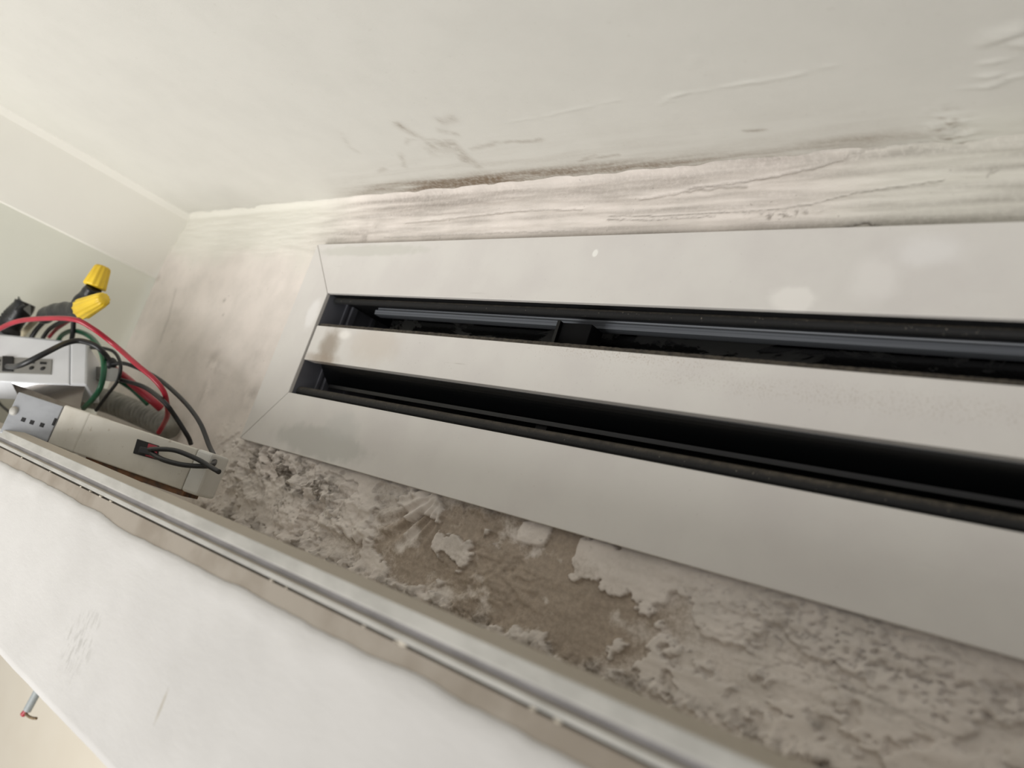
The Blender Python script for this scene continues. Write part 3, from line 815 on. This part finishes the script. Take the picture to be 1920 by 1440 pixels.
slab('plug_socket', [upx(6, 669, -0.0014), upx(27, 670, -0.0014), upx(26, 698, -0.0014), upx(5, 697, -0.0014)], un, 0.002, M_hole, tb, 0.0004, label='black plug opening')
# polished reflector plate hanging under the box
bq = [up(0.12, 1.0) + un * 0.001, up(0.97, 1.0) + un * 0.001, up(0.80, 1.22) + un * 0.017, up(0.10, 1.10) + un * 0.017]
slab('reflector_plate', bq, np.cross(bq[1] - bq[0], bq[2] - bq[1]), 0.0008, M_shiny, ub, 0.0002, label='polished metal plate under the box')

# ------------------------------------------------------------------ flexible conduit behind the fixtures
cp = [PY(-60, 730, -0.045), PY(60, 738, -0.040), PY(150, 742, -0.032), PY(200, 752, -0.026), PY(260, 775, -0.0165), PY(318, 800, -0.0125)]
Q = spline(cp, 110)
seg = np.concatenate([[0], np.cumsum(np.linalg.norm(np.diff(Q, axis=0), axis=1))])
rad = 0.0086 + 0.0013 * np.sign(np.sin(seg / 0.0056 * 2 * np.pi)) * np.abs(np.sin(seg / 0.0056 * 2 * np.pi)) ** 0.6
fc = tube('flexible_conduit', Q, 0.009, M_conduit, None, 20, raw=True, radii=rad)
tag(fc, 'grey corrugated flexible conduit behind the white lamp fixture', 'conduit')

# ------------------------------------------------------------------ wires
def wire(pts, wpx, mat, label, name='electrical_wire'):
    P3 = [PY(u, v, y) for u, v, y in pts]
    i = len(pts) // 2
    r_ = depth_unit(pts[i][0], pts[i][1], pts[i][2]) * wpx / 2
    o = tube(name, P3, r_, mat, None, 10, 8)
    return tag(o, label, 'wire')
wire([(-40, 640, -0.122), (0, 616, -0.121), (35, 602, -0.119), (87, 597, -0.114), (139, 599, -0.108), (174, 616, -0.098), (215, 647, -0.082), (257, 684, -0.074), (288, 710, -0.066), (307, 734, -0.058), (313, 757, -0.050), (314, 779, -0.040), (306, 797, -0.031), (297, 812, -0.029)], 10, M_wred, 'long red wire arching from above the driver box down behind the lamp fixture')
wire([(212, 692, -0.052), (232, 706, -0.046), (257, 727, -0.040), (285, 751, -0.032), (302, 766, -0.024)], 15, M_wred, 'short thick red wire lying on the corrugated conduit')
wire([(108, 640, -0.064), (118, 627, -0.066), (139, 620, -0.068), (167, 630, -0.070), (187, 654, -0.072), (195, 686, -0.072), (189, 724, -0.070), (174, 748, -0.066), (157, 765, -0.062)], 10, M_wgreen, 'green wire looping round the end of the driver box')
wire([(210, 705, -0.048), (228, 716, -0.042), (250, 731, -0.036), (278, 758, -0.025)], 10, M_wgreen, 'short green wire beside the short thick red wire')
wire([(14, 687, -0.1105), (28, 687, -0.118), (45, 682, -0.1195), (87, 661, -0.112), (122, 644, -0.1), (149, 639, -0.092), (177, 647, -0.085), (194, 661, -0.078), (203, 672, -0.070)], 10.5, M_wblack, 'thick black cable plugged into the grey terminal block')
wire([(166, 652, -0.066), (194, 653, -0.066), (215, 661, -0.066), (226, 684, -0.064), (221, 713, -0.060), (201, 741, -0.058), (180, 770, -0.056)], 6.5, M_wblack, 'thin black wire curling down behind the green loop')
wire([(210, 682, -0.060), (236, 682, -0.057), (271, 696, -0.053), (306, 717, -0.049), (347, 755, -0.045), (375, 793, -0.042), (392, 835, -0.040), (402, 858, -0.044), (398, 872, -0.054), (375, 874, -0.0585), (340, 871, -0.066), (306, 862, -0.072), (284, 850, -0.0735)], 9, M_wblack, 'outer black cable arching over the conduit and looping back into the socket')
wire([(194, 705, -0.058), (236, 715, -0.054), (271, 726, -0.055), (306, 752, -0.0575), (330, 783, -0.046), (352, 818, -0.035), (358, 832, -0.0295)], 9, M_wblack, 'inner black cable crossing the red wire and dropping behind the fixture')
wire([(280, 843, -0.0745), (298, 842, -0.0735), (330, 845, -0.069), (368, 860, -0.062), (392, 874, -0.058), (411, 885, -0.056)], 9.5, M_wblack, 'black cable from the fixture socket ending loose past its right end')
wire([(36, 634, -0.082), (50, 617, -0.083), (70, 598, -0.084), (90, 582, -0.084)], 12, M_wwhite, 'ivory wire running up under the taped joint')
wire([(58, 634, -0.080), (72, 614, -0.081), (92, 598, -0.082), (125, 596, -0.083)], 9, M_wblack, 'black wire beside the ivory wire under the taped joint')
wire([(80, 634, -0.078), (92, 618, -0.079), (110, 606, -0.080), (132, 598, -0.081)], 8, M_wblack, 'second black wire below the taped joint, nearest the dark red one')
wire([(92, 632, -0.072), (105, 618, -0.073), (122, 606, -0.075), (140, 595, -0.078)], 7, M_wred, 'dark red wire end below the yellow-capped joint')
wire([(134, 640, -0.070), (137, 620, -0.072), (138, 600, -0.076)], 9, M_wblack, 'short upright black wire behind the green loop')
wire([(-8, 748, -0.075), (5, 762, -0.078), (22, 776, -0.082)], 5, M_wblack, 'thin black wire reaching the bracket screw')

# terminal lump between the driver box and conduit
cb = empty('cable_gland', PY(205, 700, -0.058), 'dark round cable gland on a grey block behind the driver box', 'cable gland')
hexa('block', [PY(u, v, -0.060) for u, v in ((166, 686), (222, 690), (224, 716), (168, 712))] + [PY(u, v, -0.050) for u, v in ((166, 686), (222, 690), (224, 716), (168, 712))], M_conn, cb, 0.0006)
c = PY(208, 681, -0.060); dirv = unit(CAM - c)
tube('gland_ring', [c - dirv * 0.004, c + dirv * 0.002, c + dirv * 0.004], 0.004, M_wblack, cb, 16, raw=True, radii=[0.0046, 0.0046, 0.003])

# ------------------------------------------------------------------ yellow wire connectors with taped stems
def nut(p0, p1, r0, r1, label, stem, stem_r):
    base = np.array(stem[0])
    e = empty('wire_connector', base, label, 'wire connector', 'yellow wire connectors above the driver box')
    p0 = np.array(p0); p1 = np.array(p1); d = p1 - p0
    prof = [(0.0, 1.0), (0.06, 1.04), (0.5, 0.97), (0.86, 0.90), (0.95, 0.84), (1.0, 0.66)]
    Q = [p0 + d * t for t, _ in prof]; rad = [(r0 * (1 - t) + r1 * t) * k for t, k in prof]
    tube('cap', Q, r0, M_yellow, e, 48, raw=True, radii=rad, squash=lambda q, a: 1 + 0.05 * (1 if math.cos(12 * a) > 0 else -1))
    Ts = spline(stem, 8)
    rr = [stem_r * (1 + 0.05 * math.sin(7 * i) * (0 < i < len(Ts) - 1)) for i in range(len(Ts))]
    tube('tape_wrap', Ts, stem_r, M_tape, e, 14, raw=True, radii=rr, squash=lambda q, a: 1 + 0.10 * math.cos(2 * a + 5 * q), label='black insulating tape')
    return e
yn = -0.088
k = depth_unit(180, 520, yn)
nut(PY(177, 538, yn), PY(194, 500, yn), 19 * k, 15.5 * k, 'yellow ribbed wire connector standing upright on a taped stem, upper of two',
    [PY(140, 592, yn), PY(150, 574, yn), PY(163, 556, yn), PY(176, 540, yn)], 15.5 * k)
yn = -0.094
k = depth_unit(170, 570, yn)
nut(PY(154, 580, yn), PY(196, 560, yn), 19 * k, 14.5 * k, 'yellow ribbed wire connector leaning sideways on a taped joint, lower of two',
    [PY(84, 592, yn), PY(100, 585, yn), PY(118, 582, yn), PY(137, 583, yn), PY(155, 580, yn)], 17 * k)
# torn taped bundle at the left edge
yt = -0.098
tt_ = empty('taped_wire_end', PY(20, 630, yt), 'pointed torn end of a black taped wire bundle at the left', 'taped wire')
kk = depth_unit(30, 590, yt)
q2 = [PY(10, 632, yt), PY(16, 616, yt), PY(24, 602, yt), PY(34, 588, yt), PY(42, 576, yt), PY(46, 568, yt)]
tube('tape_wrap', spline(q2, 6), 0.01, M_tape, tt_, 14, raw=True, radii=[kk * (22 + 1.5 * math.sin(3 * i)) * (1 - 0.22 * i / 30) for i in range(31)], squash=lambda q, a: 1 + 0.09 * math.sin(3 * a + 6 * q))
for (a_, b_, c_) in (((28, 580), (34, 555), (45, 572)), ((44, 578), (57, 570), (58, 590))):
    tri = [PY(*a_, yt - 0.006), PY(*b_, yt), PY(*c_, yt - 0.005)]
    nn = unit(np.cross(tri[1] - tri[0], tri[2] - tri[0]))
    V = tri + [p + nn * 0.0012 for p in tri]
    fix_normals(mesh('torn_flap', V, [(0, 1, 2), (5, 4, 3), (0, 3, 4, 1), (1, 4, 5, 2), (2, 5, 3, 0)], M_tape, tt_))

# ------------------------------------------------------------------ grey cable hanging under the cove
yh = 0.002
top = np.array(PY(75, 1288, yh)) + (np.array(PY(75, 1288, yh)) - np.array(PY(52, 1330, yh))) * 2.2
c0 = np.array([top[0] - 0.004, yh, ZF - 0.012])
hc = empty('hanging_cable', c0, 'grey cable with a red core end hanging below the white upstand', 'cable')
tube('sheath', [c0, top, PY(75, 1288, yh), PY(62, 1312, yh), PY(51, 1332, yh)], 0.0030, M_cable, hc, 14)
tube('red_core', [PY(53, 1328, yh), PY(48, 1334, yh), PY(43, 1340, yh)], 0.0021, M_wred, hc, 10)
tube('bare_core', [PY(47, 1335, yh), PY(52, 1342, yh), PY(60, 1346, yh), PY(68, 1347, yh)], 0.0011, M_copper, hc, 8)

# ------------------------------------------------------------------ loose crumbs in the gap under the track
import bmesh
def crumb_mesh(seed):
    bm = bmesh.new(); bmesh.ops.create_icosphere(bm, subdivisions=1, radius=1.0)
    rnd = random.Random(seed)
    for v in bm.verts: v.co *= rnd.uniform(0.6, 1.15)
    for v in bm.verts: v.co.z *= 0.7
    me = bpy.data.meshes.new('plaster_crumb'); bm.to_mesh(me); bm.free(); me.materials.append(M_crumb)
    return me
ORD = 'first second third fourth fifth sixth seventh eighth ninth tenth eleventh twelfth thirteenth'.split()
cms = [crumb_mesh(s) for s in range(4)]
cr = [(38, 862, 1.5), (92, 888, 1.3), (150, 915, 1.6), (168, 922, 1.3), (188, 933, 2.0), (205, 944, 1.6), (508, 1090, 1.7), (535, 1103, 1.4), (684, 1170, 1.3), (742, 1200, 1.6), (752, 1208, 3.4), (1000, 1328, 2.6), (1046, 1352, 2.2)]
for i, (u, v, s_) in enumerate(cr):
    o = bpy.data.objects.new('plaster_crumb', cms[i % 4]); C.objects.link(o)
    p = PY(u, v, YF)
    sc = s_ * 0.00055
    o.location = (p[0], YF + 0.0004, ZG + 0.45 * sc); o.scale = (sc * 1.5, sc, sc)
    o.rotation_euler = (0, 0, i * 1.3)
    tag(o, 'tiny whitish plaster crumb in the gap under the metal track, %s from the left' % ORD[i], 'plaster crumb', 'plaster crumbs in the gap below the track')
